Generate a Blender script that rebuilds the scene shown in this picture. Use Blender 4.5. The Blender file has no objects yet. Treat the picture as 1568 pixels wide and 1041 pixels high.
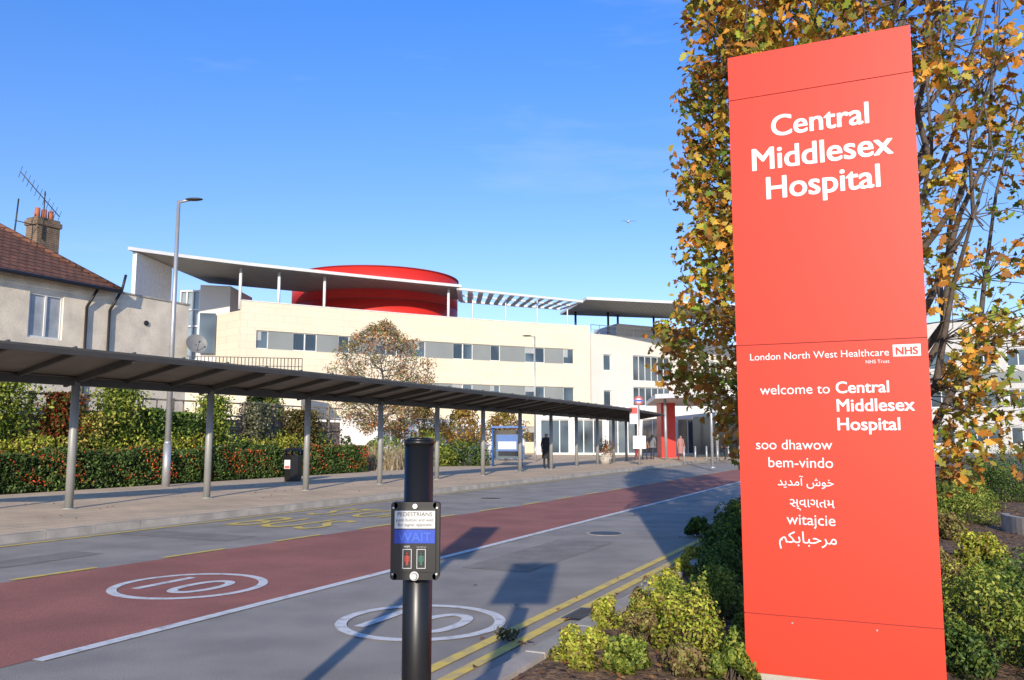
import bpy, math, random
import numpy as np
from mathutils import Vector, Matrix
random.seed(3); rng=np.random.default_rng(3)
scene=bpy.context.scene
COL=scene.collection
# ---------------------------------------------------------------- materials
def L(nt,a,b): nt.links.new(a,b)
def mat(name,c,rough=.7,var=.15,scale=4,bump=0,bscale=40,metal=0,c2=None,spec=.5,detail=6,brick=None,contrast=(.35,.65),speck=0,speckscale=150):
    m=bpy.data.materials.new(name); m.use_nodes=True; nt=m.node_tree; p=nt.nodes['Principled BSDF']
    p.inputs['Roughness'].default_value=rough; p.inputs['Metallic'].default_value=metal
    p.inputs['Specular IOR Level'].default_value=spec
    tc=nt.nodes.new('ShaderNodeTexCoord'); n=nt.nodes.new('ShaderNodeTexNoise')
    n.inputs['Scale'].default_value=scale; n.inputs['Detail'].default_value=detail
    L(nt,tc.outputs['Object'],n.inputs['Vector'])
    r=nt.nodes.new('ShaderNodeValToRGB'); L(nt,n.outputs['Fac'],r.inputs[0])
    r.color_ramp.elements[0].position=contrast[0]; r.color_ramp.elements[1].position=contrast[1]
    if c2 is None: c2=tuple(x*(1-var) for x in c)
    r.color_ramp.elements[0].color=(*c2,1); r.color_ramp.elements[1].color=(*c,1)
    out=r.outputs[0]
    if brick:
        ex,bw,bh,mort,mc=brick[:5]
        d=nt.nodes.new('ShaderNodeVectorMath'); d.operation='DOT_PRODUCT'; d.inputs[1].default_value=ex
        L(nt,tc.outputs['Object'],d.inputs[0])
        s=nt.nodes.new('ShaderNodeSeparateXYZ'); L(nt,tc.outputs['Object'],s.inputs[0])
        cb=nt.nodes.new('ShaderNodeCombineXYZ'); L(nt,d.outputs['Value'],cb.inputs[0]); L(nt,s.outputs[2],cb.inputs[1])
        if len(brick)>5:
            d2=nt.nodes.new('ShaderNodeVectorMath'); d2.operation='DOT_PRODUCT'; d2.inputs[1].default_value=brick[5]
            L(nt,tc.outputs['Object'],d2.inputs[0]); L(nt,d2.outputs['Value'],cb.inputs[1])
        br=nt.nodes.new('ShaderNodeTexBrick'); L(nt,cb.outputs[0],br.inputs['Vector'])
        br.inputs['Scale'].default_value=1; br.inputs['Brick Width'].default_value=bw; br.inputs['Row Height'].default_value=bh
        br.inputs['Mortar Size'].default_value=mort
        br.inputs['Color1'].default_value=(1,1,1,1); br.inputs['Color2'].default_value=(.94,.94,.94,1)
        br.inputs['Mortar'].default_value=(*[mc[i]/max(c[i],.01) for i in range(3)],1)
        mx=nt.nodes.new('ShaderNodeMixRGB'); mx.blend_type='MULTIPLY'; mx.inputs[0].default_value=1
        L(nt,out,mx.inputs[1]); L(nt,br.outputs['Color'],mx.inputs[2]); out=mx.outputs[0]
    if speck:
        n3=nt.nodes.new('ShaderNodeTexNoise'); n3.inputs['Scale'].default_value=speckscale; n3.inputs['Detail'].default_value=2
        L(nt,tc.outputs['Object'],n3.inputs['Vector'])
        mr=nt.nodes.new('ShaderNodeMapRange'); L(nt,n3.outputs['Fac'],mr.inputs[0])
        mr.inputs[1].default_value=.3; mr.inputs[2].default_value=.7; mr.inputs[3].default_value=1-speck; mr.inputs[4].default_value=1+speck
        mx=nt.nodes.new('ShaderNodeVectorMath'); mx.operation='SCALE'
        L(nt,out,mx.inputs[0]); L(nt,mr.outputs[0],mx.inputs['Scale']); out=mx.outputs[0]
    L(nt,out,p.inputs['Base Color'])
    if bump:
        n2=nt.nodes.new('ShaderNodeTexNoise'); n2.inputs['Scale'].default_value=bscale; n2.inputs['Detail'].default_value=4
        L(nt,tc.outputs['Object'],n2.inputs['Vector'])
        b=nt.nodes.new('ShaderNodeBump'); b.inputs['Strength'].default_value=bump; b.inputs['Distance'].default_value=.02
        L(nt,n2.outputs['Fac'],b.inputs['Height']); L(nt,b.outputs[0],p.inputs['Normal'])
    return m
def leafmat(name,trans=.3,rough=.55):
    m=bpy.data.materials.new(name); m.use_nodes=True; nt=m.node_tree; p=nt.nodes['Principled BSDF']
    a=nt.nodes.new('ShaderNodeAttribute'); a.attribute_name='Col'
    L(nt,a.outputs['Color'],p.inputs['Base Color']); p.inputs['Roughness'].default_value=rough
    p.inputs['Specular IOR Level'].default_value=.3
    t=nt.nodes.new('ShaderNodeBsdfTranslucent'); L(nt,a.outputs['Color'],t.inputs[0])
    mx=nt.nodes.new('ShaderNodeMixShader'); mx.inputs[0].default_value=trans
    L(nt,p.outputs[0],mx.inputs[1]); L(nt,t.outputs[0],mx.inputs[2])
    L(nt,mx.outputs[0],nt.nodes['Material Output'].inputs[0])
    return m
# ---------------------------------------------------------------- mesh builder
class B:
    def __init__(s): s.v=[]; s.f=[]; s.m=[]; s.s=[]
    def face(s,pts,m=0,sm=False):
        i=len(s.v); s.v+= [tuple(p) for p in pts]; s.f.append(tuple(range(i,i+len(pts)))); s.m.append(m); s.s.append(sm)
    def box(s,o,ex,ey,a,b,z,m=0):
        ex=Vector((ex[0],ex[1],0)); ey=Vector((ey[0],ey[1],0)); o=Vector((o[0],o[1],0))
        P=[o+ex*a[i]+ey*b[j]+Vector((0,0,z[k])) for i in(0,1) for j in(0,1) for k in(0,1)]
        i=len(s.v); s.v+=[tuple(p) for p in P]
        fl=[(0,1,3,2),(4,6,7,5),(0,4,5,1),(2,3,7,6),(0,2,6,4),(1,5,7,3)]
        if ex.cross(ey).z*(a[1]-a[0])*(b[1]-b[0])*(z[1]-z[0])<0: fl=[q[::-1] for q in fl]
        for q in fl: s.f.append(tuple(i+x for x in q)); s.m.append(m); s.s.append(False)
    def beam(s,p0,p1,w,h,m=0):
        p0=Vector(p0);p1=Vector(p1); d=(p1-p0).normalized()
        sd=d.cross(Vector((0,0,1)))
        if sd.length<.01: sd=Vector((1,0,0))
        sd.normalize(); up=sd.cross(d)
        i=len(s.v)
        for p in(p0,p1):
            for a,b in((-1,-1),(1,-1),(1,1),(-1,1)): s.v.append(tuple(p+sd*a*w/2+up*b*h/2))
        for q in[(0,3,2,1),(4,5,6,7),(0,1,5,4),(1,2,6,5),(2,3,7,6),(3,0,4,7)]:
            s.f.append(tuple(i+x for x in q)); s.m.append(m); s.s.append(False)
    def cyl(s,p0,p1,r0,r1=None,n=12,m=0,cap=True,sm=True):
        if r1 is None:r1=r0
        p0=Vector(p0);p1=Vector(p1); d=(p1-p0)
        if d.length<1e-6:return
        d.normalize(); a=d.orthogonal().normalized(); b=d.cross(a); i=len(s.v)
        for p,r in((p0,r0),(p1,r1)):
            for k in range(n):
                t=2*math.pi*k/n; s.v.append(tuple(p+a*math.cos(t)*r+b*math.sin(t)*r))
        for k in range(n):
            s.f.append((i+k,i+(k+1)%n,i+n+(k+1)%n,i+n+k)); s.m.append(m); s.s.append(sm)
        if cap:
            s.f.append(tuple(i+k for k in range(n))[::-1]); s.m.append(m); s.s.append(False)
            s.f.append(tuple(i+n+k for k in range(n))); s.m.append(m); s.s.append(False)
    def ball(s,c,r,m=0,n=12,k=8,sc=(1,1,1)):
        i=len(s.v)
        for a in range(k+1):
            th=math.pi*a/k
            for b in range(n):
                ph=2*math.pi*b/n
                s.v.append((c[0]+r*sc[0]*math.sin(th)*math.cos(ph),c[1]+r*sc[1]*math.sin(th)*math.sin(ph),c[2]+r*sc[2]*math.cos(th)))
        for a in range(k):
            for b in range(n):
                s.f.append((i+a*n+b,i+(a+1)*n+b,i+(a+1)*n+(b+1)%n,i+a*n+(b+1)%n)); s.m.append(m); s.s.append(True)
    def prism(s,poly,z0,z1,m=0,mt=None):
        n=len(poly)
        ar=sum(poly[i][0]*poly[(i+1)%n][1]-poly[(i+1)%n][0]*poly[i][1] for i in range(n))
        if ar<0: poly=poly[::-1]
        s.face([(x,y,z1) for x,y in poly],m if mt is None else mt); s.face([(x,y,z0) for x,y in poly][::-1],m)
        for i in range(n):
            a=poly[i];b=poly[(i+1)%n]; s.face([(a[0],a[1],z0),(b[0],b[1],z0),(b[0],b[1],z1),(a[0],a[1],z1)],m)
    def wall(s,o,ex,nr,Ln,z0,z1,ops,mw=0,mg=1,mf=2,dep=.12,fr=.06,mull=1):
        """wall plane from o along ex, outward normal nr, real recessed openings with frames"""
        o=Vector((o[0],o[1],0));ex=Vector((ex[0],ex[1],0));nr=Vector((nr[0],nr[1],0));Z=Vector((0,0,1))
        A=sorted({0,Ln,*[q[0] for q in ops],*[q[1] for q in ops]}); ZZ=sorted({z0,z1,*[q[2] for q in ops],*[q[3] for q in ops]})
        flip=ex.cross(Z).dot(nr)<0
        def q(pts,m):
            s.face(pts[::-1] if flip else pts,m)
        for i in range(len(A)-1):
            for j in range(len(ZZ)-1):
                a=(A[i]+A[i+1])/2; z=(ZZ[j]+ZZ[j+1])/2
                if any(w[0]<a<w[1] and w[2]<z<w[3] for w in ops): continue
                q([o+ex*A[i]+Z*ZZ[j],o+ex*A[i+1]+Z*ZZ[j],o+ex*A[i+1]+Z*ZZ[j+1],o+ex*A[i]+Z*ZZ[j+1]],mw)
        for w in ops:
            a0,a1,b0,b1=w[:4]; mu=w[4] if len(w)>4 else mull; bk=-nr*dep
            c=[o+ex*a0+Z*b0,o+ex*a1+Z*b0,o+ex*a1+Z*b1,o+ex*a0+Z*b1]
            q([p+bk for p in c],mg)
            for k in range(4):
                p,r=c[k],c[(k+1)%4]; s.face([p,r,r+bk,p+bk],mw)
            f0=-dep+.01; f1=-dep+.05
            s.box(o,ex,nr,(a0,a0+fr),(f0,f1),(b0,b1),mf); s.box(o,ex,nr,(a1-fr,a1),(f0,f1),(b0,b1),mf)
            s.box(o,ex,nr,(a0+fr,a1-fr),(f0,f1),(b0,b0+fr),mf); s.box(o,ex,nr,(a0+fr,a1-fr),(f0,f1),(b1-fr,b1),mf)
            for k in range(mu):
                x=a0+(a1-a0)*(k+1)/(mu+1); s.box(o,ex,nr,(x-fr/2,x+fr/2),(f0,f1+.01),(b0+fr,b1-fr),mf)
    def build(s,name,mats,parent=None):
        me=bpy.data.meshes.new(name); me.from_pydata(s.v,[],s.f)
        for m in mats: me.materials.append(m)
        me.polygons.foreach_set('material_index',s.m); me.polygons.foreach_set('use_smooth',s.s); me.update()
        o=bpy.data.objects.new(name,me); COL.objects.link(o)
        if parent: o.parent=parent
        return o
def empty(name):
    e=bpy.data.objects.new(name,None); COL.objects.link(e); e.empty_display_size=.1; return e
OAK=[(0,-1),(.12,-.7),(.4,-.6),(.28,-.3),(.6,-.1),(.36,.15),(.55,.5),(.25,.6),(0,1),(-.25,.6),(-.55,.5),(-.36,.15),(-.6,-.1),(-.28,-.3),(-.4,-.6),(-.12,-.7)]
RH=[(0,-1),(.5,-.1),(0,1),(-.5,-.1)]
def leafmesh(name,P,size,cols,m,tmpl=RH,nrm=None,nj=.8,parent=None):
    P=np.asarray(P,float); n=len(P)
    N=rng.normal(size=(n,3)); N/=np.linalg.norm(N,axis=1)[:,None]
    if nrm is not None: N=N*nj+nrm; N/=np.linalg.norm(N,axis=1)[:,None]
    R=rng.normal(size=(n,3)); T=np.cross(N,R); T/=np.linalg.norm(T,axis=1)[:,None]+1e-9; Bt=np.cross(N,T)
    sz=(size*rng.uniform(.65,1.25,n)) if np.isscalar(size) else size
    T2=np.array(tmpl); k=len(T2)
    V=P[:,None,:]+sz[:,None,None]*(T[:,None,:]*T2[None,:,0:1]+Bt[:,None,:]*T2[None,:,1:2]+N[:,None,:]*(np.abs(T2[None,:,0:1])*.45-.15*T2[None,:,1:2]**2))
    V=V.reshape(-1,3)
    me=bpy.data.meshes.new(name); me.vertices.add(n*k); me.vertices.foreach_set('co',V.ravel())
    me.loops.add(n*k); me.loops.foreach_set('vertex_index',np.arange(n*k,dtype=np.int32))
    me.polygons.add(n); me.polygons.foreach_set('loop_start',np.arange(0,n*k,k,dtype=np.int32)); me.polygons.foreach_set('loop_total',np.full(n,k,dtype=np.int32))
    me.update(calc_edges=True)
    at=me.color_attributes.new('Col','FLOAT_COLOR','POINT'); C=np.ones((n*k,4)); C[:,:3]=np.repeat(cols,k,axis=0); at.data.foreach_set('color',C.ravel())
    me.materials.append(m); o=bpy.data.objects.new(name,me); COL.objects.link(o)
    if parent:o.parent=parent
    return o
def pick(pal,n,w=None,j=.2):
    pal=np.array(pal); i=rng.choice(len(pal),n,p=w); c=pal[i]*rng.uniform(1-j,1+j,(n,1)); return c
LEAF=leafmat('leaf_foliage'); LEAFD=leafmat('leaf_hedge',.15)
BARK=mat('bark',(.13,.10,.08),.9,.4,12,.6,30); BARKG=mat('bark_grey',(.2,.18,.16),.9,.4,12)
# ---------------------------------------------------------------- frames (D along the road, N across it)
K0=Vector((-.06,5.86,0)); D=Vector((.4255,.905,0)); N=Vector((.905,-.4255,0))
def R(t,o,z=0): return K0+D*t+N*o+Vector((0,0,z))
X=Vector((1,0,0));Y=Vector((0,1,0));ZV=Vector((0,0,1))
# ---------------------------------------------------------------- camera, light, sky
cam=bpy.data.cameras.new('camera'); co=bpy.data.objects.new('camera',cam); COL.objects.link(co)
cam.sensor_width=36; cam.lens=29.85; cam.clip_end=3000; cam.clip_start=.05
co.location=(0,0,1.6); co.rotation_euler=(math.radians(96.56),0,0); scene.camera=co
EL=17.5
sd=bpy.data.lights.new('sun','SUN'); sd.energy=5; sd.angle=math.radians(.53); sd.color=(1,.89,.73)
so=bpy.data.objects.new('sun',sd); COL.objects.link(so)
tr=Vector((.09,1,0)).normalized()*math.cos(math.radians(EL))+Vector((0,0,-math.sin(math.radians(EL))))
so.rotation_euler=tr.to_track_quat('-Z','Y').to_euler(); so.location=(0,-20,20)
w=bpy.data.worlds.new('World'); scene.world=w; w.use_nodes=True; nt=w.node_tree; bg=nt.nodes['Background']
sk=nt.nodes.new('ShaderNodeTexSky'); sk.sky_type='NISHITA'; sk.sun_disc=False; sk.sun_elevation=math.radians(EL); sk.sun_rotation=math.radians(185)
sk.air_density=1.0; sk.dust_density=.3; sk.ozone_density=1.6; sk.altitude=50
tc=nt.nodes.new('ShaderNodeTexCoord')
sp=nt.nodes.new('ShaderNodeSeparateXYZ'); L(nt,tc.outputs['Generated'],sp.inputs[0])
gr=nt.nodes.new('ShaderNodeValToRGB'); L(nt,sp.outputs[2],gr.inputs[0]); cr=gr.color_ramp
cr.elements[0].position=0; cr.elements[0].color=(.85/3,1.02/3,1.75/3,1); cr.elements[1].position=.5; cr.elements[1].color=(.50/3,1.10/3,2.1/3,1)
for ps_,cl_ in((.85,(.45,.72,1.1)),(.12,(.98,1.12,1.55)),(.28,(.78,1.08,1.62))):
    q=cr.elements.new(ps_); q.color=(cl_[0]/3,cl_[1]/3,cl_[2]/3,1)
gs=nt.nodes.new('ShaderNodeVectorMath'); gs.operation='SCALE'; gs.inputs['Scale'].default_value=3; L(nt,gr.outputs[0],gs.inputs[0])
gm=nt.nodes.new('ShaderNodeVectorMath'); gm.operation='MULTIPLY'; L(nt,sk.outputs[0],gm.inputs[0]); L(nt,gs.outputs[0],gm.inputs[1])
mp=nt.nodes.new('ShaderNodeMapping'); mp.inputs['Scale'].default_value=(1,1.6,6); mp.inputs['Rotation'].default_value=(0,.25,0)
nz=nt.nodes.new('ShaderNodeTexNoise'); nz.inputs['Scale'].default_value=1.7; nz.inputs['Detail'].default_value=5; nz.inputs['Roughness'].default_value=.62
L(nt,tc.outputs['Generated'],mp.inputs[0]); L(nt,mp.outputs[0],nz.inputs['Vector'])
rp=nt.nodes.new('ShaderNodeValToRGB'); rp.color_ramp.elements[0].position=.54; rp.color_ramp.elements[1].position=.9
rp.color_ramp.elements[0].color=(0,0,0,1); rp.color_ramp.elements[1].color=(.4,.4,.4,1); L(nt,nz.outputs['Fac'],rp.inputs[0])
mx=nt.nodes.new('ShaderNodeMixRGB'); L(nt,rp.outputs[0],mx.inputs[0]); L(nt,gm.outputs[0],mx.inputs[1]); mx.inputs[2].default_value=(6,6.6,7.4,1)
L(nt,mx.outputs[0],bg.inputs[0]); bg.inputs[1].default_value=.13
scene.view_settings.view_transform='Standard'; scene.view_settings.look='None'; scene.view_settings.exposure=0
# ---------------------------------------------------------------- common materials
ASPH=mat('asphalt',(.43,.385,.335),.85,.3,1.2,.5,220,speck=.35,speckscale=120,c2=(.315,.285,.25))
REDA=mat('red_asphalt',(.46,.175,.13),.85,.3,1.0,.5,220,speck=.3,speckscale=120,c2=(.35,.132,.10))
PAVE=mat('paving_buff',(.80,.61,.41),.85,.3,.7,.2,120,speck=.22,speckscale=50,c2=(.62,.48,.33),brick=(tuple(D),.6,.45,.012,(.42,.33,.23),tuple(N)))
KERB=mat('kerb_concrete',(.52,.47,.40),.85,.3,3,.2,80,speck=.15)
WPAINT=mat('white_road_paint',(.8,.79,.76),.7,.3,9,c2=(.5,.49,.47),contrast=(.3,.5))
YPAINT=mat('yellow_road_paint',(.88,.64,.12),.7,.3,7,c2=(.62,.48,.2),contrast=(.35,.55))
MULCH=mat('bark_mulch',(.30,.175,.09),.95,.5,14,1,60,c2=(.08,.055,.04),speck=.5,speckscale=40)
GRND=mat('ground_grey',(.25,.24,.22),.9,.3,.3,.2,20)
METAL=mat('galvanised_steel',(.5,.5,.5),.45,.15,3,metal=.5)
BLACKM=mat('black_plastic',(.012,.012,.013),.35,.2,3)
DARK=mat('dark_metal',(.05,.045,.04),.5,.2,3)
WHITE=mat('white_paint',(.72,.72,.7),.5,.08,1.5)
GLASS=mat('window_glass',(.10,.14,.17),.08,.5,.35,spec=.9,c2=(.03,.045,.06),contrast=(.4,.6),detail=1)
REDM=mat('red_panel',(.62,.05,.04),.45,.1,.6)
# ---------------------------------------------------------------- ground, road, pavements
b=B(); b.face([(-600,-300,-.02),(600,-300,-.02),(600,1200,-.02),(-600,1200,-.02)]); b.build('ground',[GRND])
def strip(b,pts,m=0):
    """pts list of (t,o_left,o_right,z)"""
    for i in range(len(pts)-1):
        a=pts[i];c=pts[i+1]
        b.face([R(a[0],a[1],a[3]),R(a[0],a[2],a[3]),R(c[0],c[2],c[3]),R(c[0],c[1],c[3])],m)
b=B(); strip(b,[(-30,-10,0,0),(75,-10,0,0)]); b.build('road',[ASPH])
b=B(); strip(b,[(-30,-7.2,-3.3,.004),(1,-6.67,-3.3,.004),(13.6,-5.9,-3.3,.004),(40,-5.6,-3.3,.004),(70,-5.5,-3.3,.004)]); b.build('red_road_surfacing',[REDA])
b=B(); strip(b,[(-1.0,-3.3,-3.18,.009),(70,-3.3,-3.18,.009)])
b.build('lane_line_marking',[WPAINT])
b=B()
for o in(-.34,-.56): strip(b,[(-30,o-.05,o+.05,.008),(70,o-.05,o+.05,.008)])
strip(b,[(-30,-9.72,-9.62,.008),(70,-9.72,-9.62,.008)])
def ol(t):
    return float(np.interp(t,[-30,1,13.6,40,70],[-7.2,-6.67,-5.9,-5.6,-5.5]))
t=-7
while t<60:
    strip(b,[(t,ol(t)-.12,ol(t)-.02,.009),(t+1.05,ol(t+1.05)-.12,ol(t+1.05)-.02,.009)]); t+=2.05
b.build('yellow_line_marking',[YPAINT])
def fmesh(body):
    c=bpy.data.curves.new('txt','FONT'); c.body=body; c.size=1; c.resolution_u=6
    o=bpy.data.objects.new('txt',c); COL.objects.link(o); dg=bpy.context.evaluated_depsgraph_get(); dg.update()
    me=bpy.data.meshes.new_from_object(o.evaluated_get(dg)); COL.objects.unlink(o); bpy.data.objects.remove(o)
    return me
def text(name,body,o,ex,up,width,height=None,bold=0.,m=None,parent=None):
    """glyph outlines as flat mesh; bold = stacked layers 0.3 mm apart, each shifted a little"""
    me=fmesh(body); n=len(me.vertices)
    if n==0: return None
    V=np.empty(n*3); me.vertices.foreach_get('co',V); V=V.reshape(-1,3)
    x0=V[:,0].min(); wd=V[:,0].max()-x0; s=width/(wd+2*bold); s2=s
    if height: y0=V[:,1].min(); V[:,1]-=y0; s2=height/(V[:,1].max())
    F=[tuple(p.vertices) for p in me.polygons]
    ex=np.array(ex);up=np.array(up); nn=np.cross(ex,up); VV=[];FF=[]
    sh=[(0,0)] if bold==0 else [(0,0),(-1,0),(1,0),(0,.7),(0,-.7),(-.8,.5),(.8,.5),(-.8,-.5),(.8,-.5)]
    for k,(a,c) in enumerate(sh):
        W=np.array(o)[None]+((V[:,0:1]-x0+bold+a*bold)*s)*ex+((V[:,1:2]+c*bold)*s2)*up+nn*(.0003*k)
        FF+=[tuple(i+len(VV) for i in f) for f in F]; VV+=[tuple(q) for q in W]
    nm=bpy.data.meshes.new(name); nm.from_pydata(VV,[],FF); nm.materials.append(m)
    ob=bpy.data.objects.new(name,nm); COL.objects.link(ob)
    if parent: ob.parent=parent
    return ob
def roundel(t0,o0,r):
    e=empty('speed_roundel_marking'); b=B(); n=64
    for k in range(n):
        a0=2*math.pi*k/n;a1=2*math.pi*(k+1)/n
        c=lambda a,q:R(t0+math.sin(a)*q,o0+math.cos(a)*q,.010)
        b.face([c(a0,r-.1),c(a0,r),c(a1,r),c(a1,r-.1)])
    b.build('ring',[WPAINT],e)
    text('digits','10',R(t0,o0,.010)-N*.42-D*.42,N,D,.84,.84,.0,WPAINT,e)
roundel(1.79,-4.64,.82); roundel(1.3,-1.42,.74)
e=empty('bus_stop_marking')
text('word_bus','BUS',R(6.9,-9.1,.010),N,D,2.0,1.6,.0,YPAINT,e); text('word_stop','STOP',R(9.2,-9.1,.010),N,D,2.2,1.6,.0,YPAINT,e)
def kerb(name,t0,t1,o0,o1,z):
    b=B(); t=t0
    while t<t1:
        b.box(K0,D,N,(t,t+.905),(o0,o1),(-.01,z+random.uniform(-.004,.004)),0); t+=.915
    return b.build(name,[KERB])
kerb('kerb',-28,60,-10.15,-10,.125); kerb('kerb',-28,60,0,.15,.11)
b=B(); b.box(K0,D,N,(-28,26.5),(-19.1,-10.152),(-.01,.118)); b.box(K0,D,N,(26.502,75),(-60,-10.152),(-.01,.116)); b.build('pavement',[PAVE])
b=B(); b.box(K0,D,N,(-28,-1.2),(.152,14),(-.01,.105)); b.build('footpath',[PAVE])
# planting bed
bm=B(); nt_,no_=90,60
for i in range(nt_+1):
    for j in range(no_+1):
        t=-1.2+i*.5; o=.152+ (j/no_)**1.3*22
        z=.085-min(.06,(o-.15)*.12)+.015*math.sin(o*5+t*2.1)*math.sin(t*4.3+o)+random.uniform(-.012,.012)
        if j==0: z=.07
        bm.v.append(tuple(R(t,o,z)))
for i in range(nt_):
    for j in range(no_):
        a=i*(no_+1)+j; bm.f.append((a,a+1,a+no_+2,a+no_+1)); bm.m.append(0); bm.s.append(True)
bm.build('planting_bed',[MULCH])
# leaf litter
n=9500; tt=rng.uniform(-1,28,n); oo=.2+rng.beta(1.1,2.2,n)*9
P=[R(tt[i],oo[i],.055 if oo[i]>.6 else .1) for i in range(n)]
leafmesh('fallen_leaves',P,.03,pick([(.4,.2,.06),(.26,.12,.05),(.45,.28,.1),(.15,.09,.05)],n),LEAFD,OAK,np.tile([0,0,1.],(n,1)),.35)
n=260; tt=rng.uniform(0,30,n); oo=np.where(rng.random(n)<.6,-rng.exponential(.25,n)-.02,rng.uniform(-18,-11,n)); P=[R(tt[i],oo[i],.02 if oo[i]>-9 else .135) for i in range(n)]
leafmesh('fallen_leaves',P,.04,pick([(.4,.2,.05),(.25,.12,.05)],n),LEAFD,OAK,np.tile([0,0,1.],(n,1)),.25)
# ---------------------------------------------------------------- hospital sign
SL=Vector((1.525,5.74,0)); SX=Vector((.9085,-.418,0)).normalized(); SN=Vector((SX.y,-SX.x,0))
SREDF=mat('sign_red_vinyl',(.69,.05,.022),.42,.05,.7,spec=.4)
SEAM=mat('sign_seam',(.25,.02,.02),.6); SWH=mat('sign_white_vinyl',(.78,.78,.77),.5,.03)
sg=empty('hospital_sign'); b=B(); W_=1.17
zz=[.085,.46,2.22,3.95,4.27]
for i in range(4):
    b.box(SL,SX,SN,(0,W_),(-.16,0),(zz[i]+.003,zz[i+1]-.003),0)
b.box(SL,SX,SN,(.006,W_-.006),(-.154,-.006),(.09,4.265),1)
b.build('panels',[SREDF,SEAM],sg)
b=B(); b.box(SL,SX,SN,(.05,W_-.05),(-.2,-.02),(-.02,.084),0); b.build('plinth',[KERB],sg)
b=B()
for a in(.3,.8): b.cyl(SL+SX*a+ZV*.42,SL+SX*a+SN*.004+ZV*.42,.006,n=8)
b.build('screws',[METAL],sg)
def st(name,body,a,z,wd,bold=0.,mt=None,off=.003):
    return text(name,body,SL+SX*a+SN*off+ZV*z,SX,ZV,wd,None,bold,mt or SWH,sg)
BD=.022
st('title_central','Central',.279,3.65,.62,BD); st('title_middlesex','Middlesex',.144,3.425,.89,BD); st('title_hospital','Hospital',.232,3.215,.716,BD)
st('trust_line','London North West Healthcare',.09,2.116,.856); st('trust_line_small','NHS Trust',.808,2.07,.138)
b=B(); b.box(SL,SX,SN,(.969,1.128),(0,.003),(2.108,2.183)); b.build('logo_box',[SWH],sg)
st('logo_letters','NHS',.985,2.12,.128,.03,SREDF,.0045)
st('welcome','welcome to',.147,1.885,.438,.001); st('welcome_central','Central',.621,1.885,.316,BD); st('welcome_middlesex','Middlesex',.622,1.768,.456,BD); st('welcome_hospital','Hospital',.622,1.648,.368,BD)
st('greeting_somali','soo dhawow',.11,1.524,.476,.001); st('greeting_portuguese','bem-vindo',.186,1.407,.4,.001)
st('greeting_farsi','\uFEAA\uFBFE\uFEAA\uFEE3\uFE81 \uFEB5\uFEEE\uFEA7',.24,1.29,.345,.003)
st('greeting_gujarati','સ્વાગતમ',.312,1.154,.273,.003); st('greeting_polish','witajcie',.288,1.042,.297,.001)
st('greeting_arabic','\uFEE2\uFEDC\uFE91\uFE8E\uFE92\uFEA3\uFEAE\uFEE3',.236,.925,.352,.003)
# ---------------------------------------------------------------- pedestrian push button unit
pb=empty('pedestrian_push_button_post'); b=B(); px,py=-.347,3.2
b.cyl((px,py,0),(px,py,1.575),.054,n=32); b.cyl((px,py,1.575),(px,py,1.59),.056,n=32); b.cyl((px,py,1.59),(px,py,1.6),.054,.04,n=32)
b.build('post',[BLACKM],pb)
LBL=mat('label_white',(.6,.6,.58),.4,.03); BLUE=mat('wait_blue',(.01,.06,.45),.4,.2,30); PINKW=mat('wait_letters',(.03,.12,.6),.4)
b=B(); hw=.087; yf=3.085
b.box((px,0),X,Y,(-hw+.012,hw-.012),(yf+.012,yf+.075),(1.097,1.37),0); b.box((px,0),X,Y,(-hw,hw),(yf+.014,yf+.065),(1.109,1.358),0)
for sx_ in(-1,1):
    for z_ in(1.109,1.358): b.cyl((px+sx_*(hw-.012),yf+.012,z_),(px+sx_*(hw-.012),yf+.075,z_),.012,n=16)
b.box((px,0),X,Y,(-.075,.075),(yf+.004,yf+.011),(1.125,1.345),0)
b.build('housing',[BLACKM],pb)
b=B(); b.box((px,0),X,Y,(-.072,.072),(yf,yf+.0035),(1.278,1.34),0); b.build('label',[LBL],pb)
b=B(); b.box((px,0),X,Y,(-.072,.072),(yf,yf+.0035),(1.226,1.274),0); b.build('wait_panel',[BLUE],pb)
T=lambda nm,s,a,z,wd,bold,m:text(nm,s,Vector((px+a,yf-.001,z)),X,ZV,wd,None,bold,m,pb)
T('label_line_1','PEDESTRIANS',-.062,1.321,.124,.0,BLACKM); T('label_line_2','push button and wait',-.066,1.303,.132,.0,BLACKM); T('label_line_3','for signal opposite',-.06,1.286,.12,.0,BLACKM)
T('wait_letters','WAIT',-.058,1.233,.116,.0,PINKW)
T('wait_small','wait',-.038,1.212,.022,0,LBL); T('cross_small','cross with care',.008,1.212,.034,0,LBL)
RD=mat('red_man',(.35,.03,.02),.4); GR=mat('green_man',(.02,.12,.08),.4)
b=B()
for cx,mi in((-.026,1),(.024,2)):
    for (a0,a1,z0,z1) in((cx-.016,cx+.016,1.138,1.14),(cx-.016,cx+.016,1.204,1.206),(cx-.016,cx-.014,1.14,1.204),(cx+.014,cx+.016,1.14,1.204)):
        b.box((px,0),X,Y,(a0,a1),(yf+.001,yf+.0035),(z0,z1),0)
    b.box((px,0),X,Y,(cx-.004,cx+.004),(yf+.001,yf+.0035),(1.150,1.184),mi); b.box((px,0),X,Y,(cx-.009,cx-.005),(yf+.001,yf+.0035),(1.162,1.182),mi); b.box((px,0),X,Y,(cx+.005,cx+.009),(yf+.001,yf+.0035),(1.162,1.182),mi)
    b.ball((px+cx,yf+.003,1.190),.0045,mi,8,6)
b.build('signal_icons',[LBL,RD,GR],pb)
b=B(); b.cyl((px,yf+.004,1.112),(px,yf-.012,1.112),.012,.010,n=20); b.cyl((px,yf+.013,1.112),(px,yf+.002,1.112),.016,n=20); b.cyl((px,yf+.013,1.356),(px,yf-.002,1.356),.009,n=16)
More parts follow.
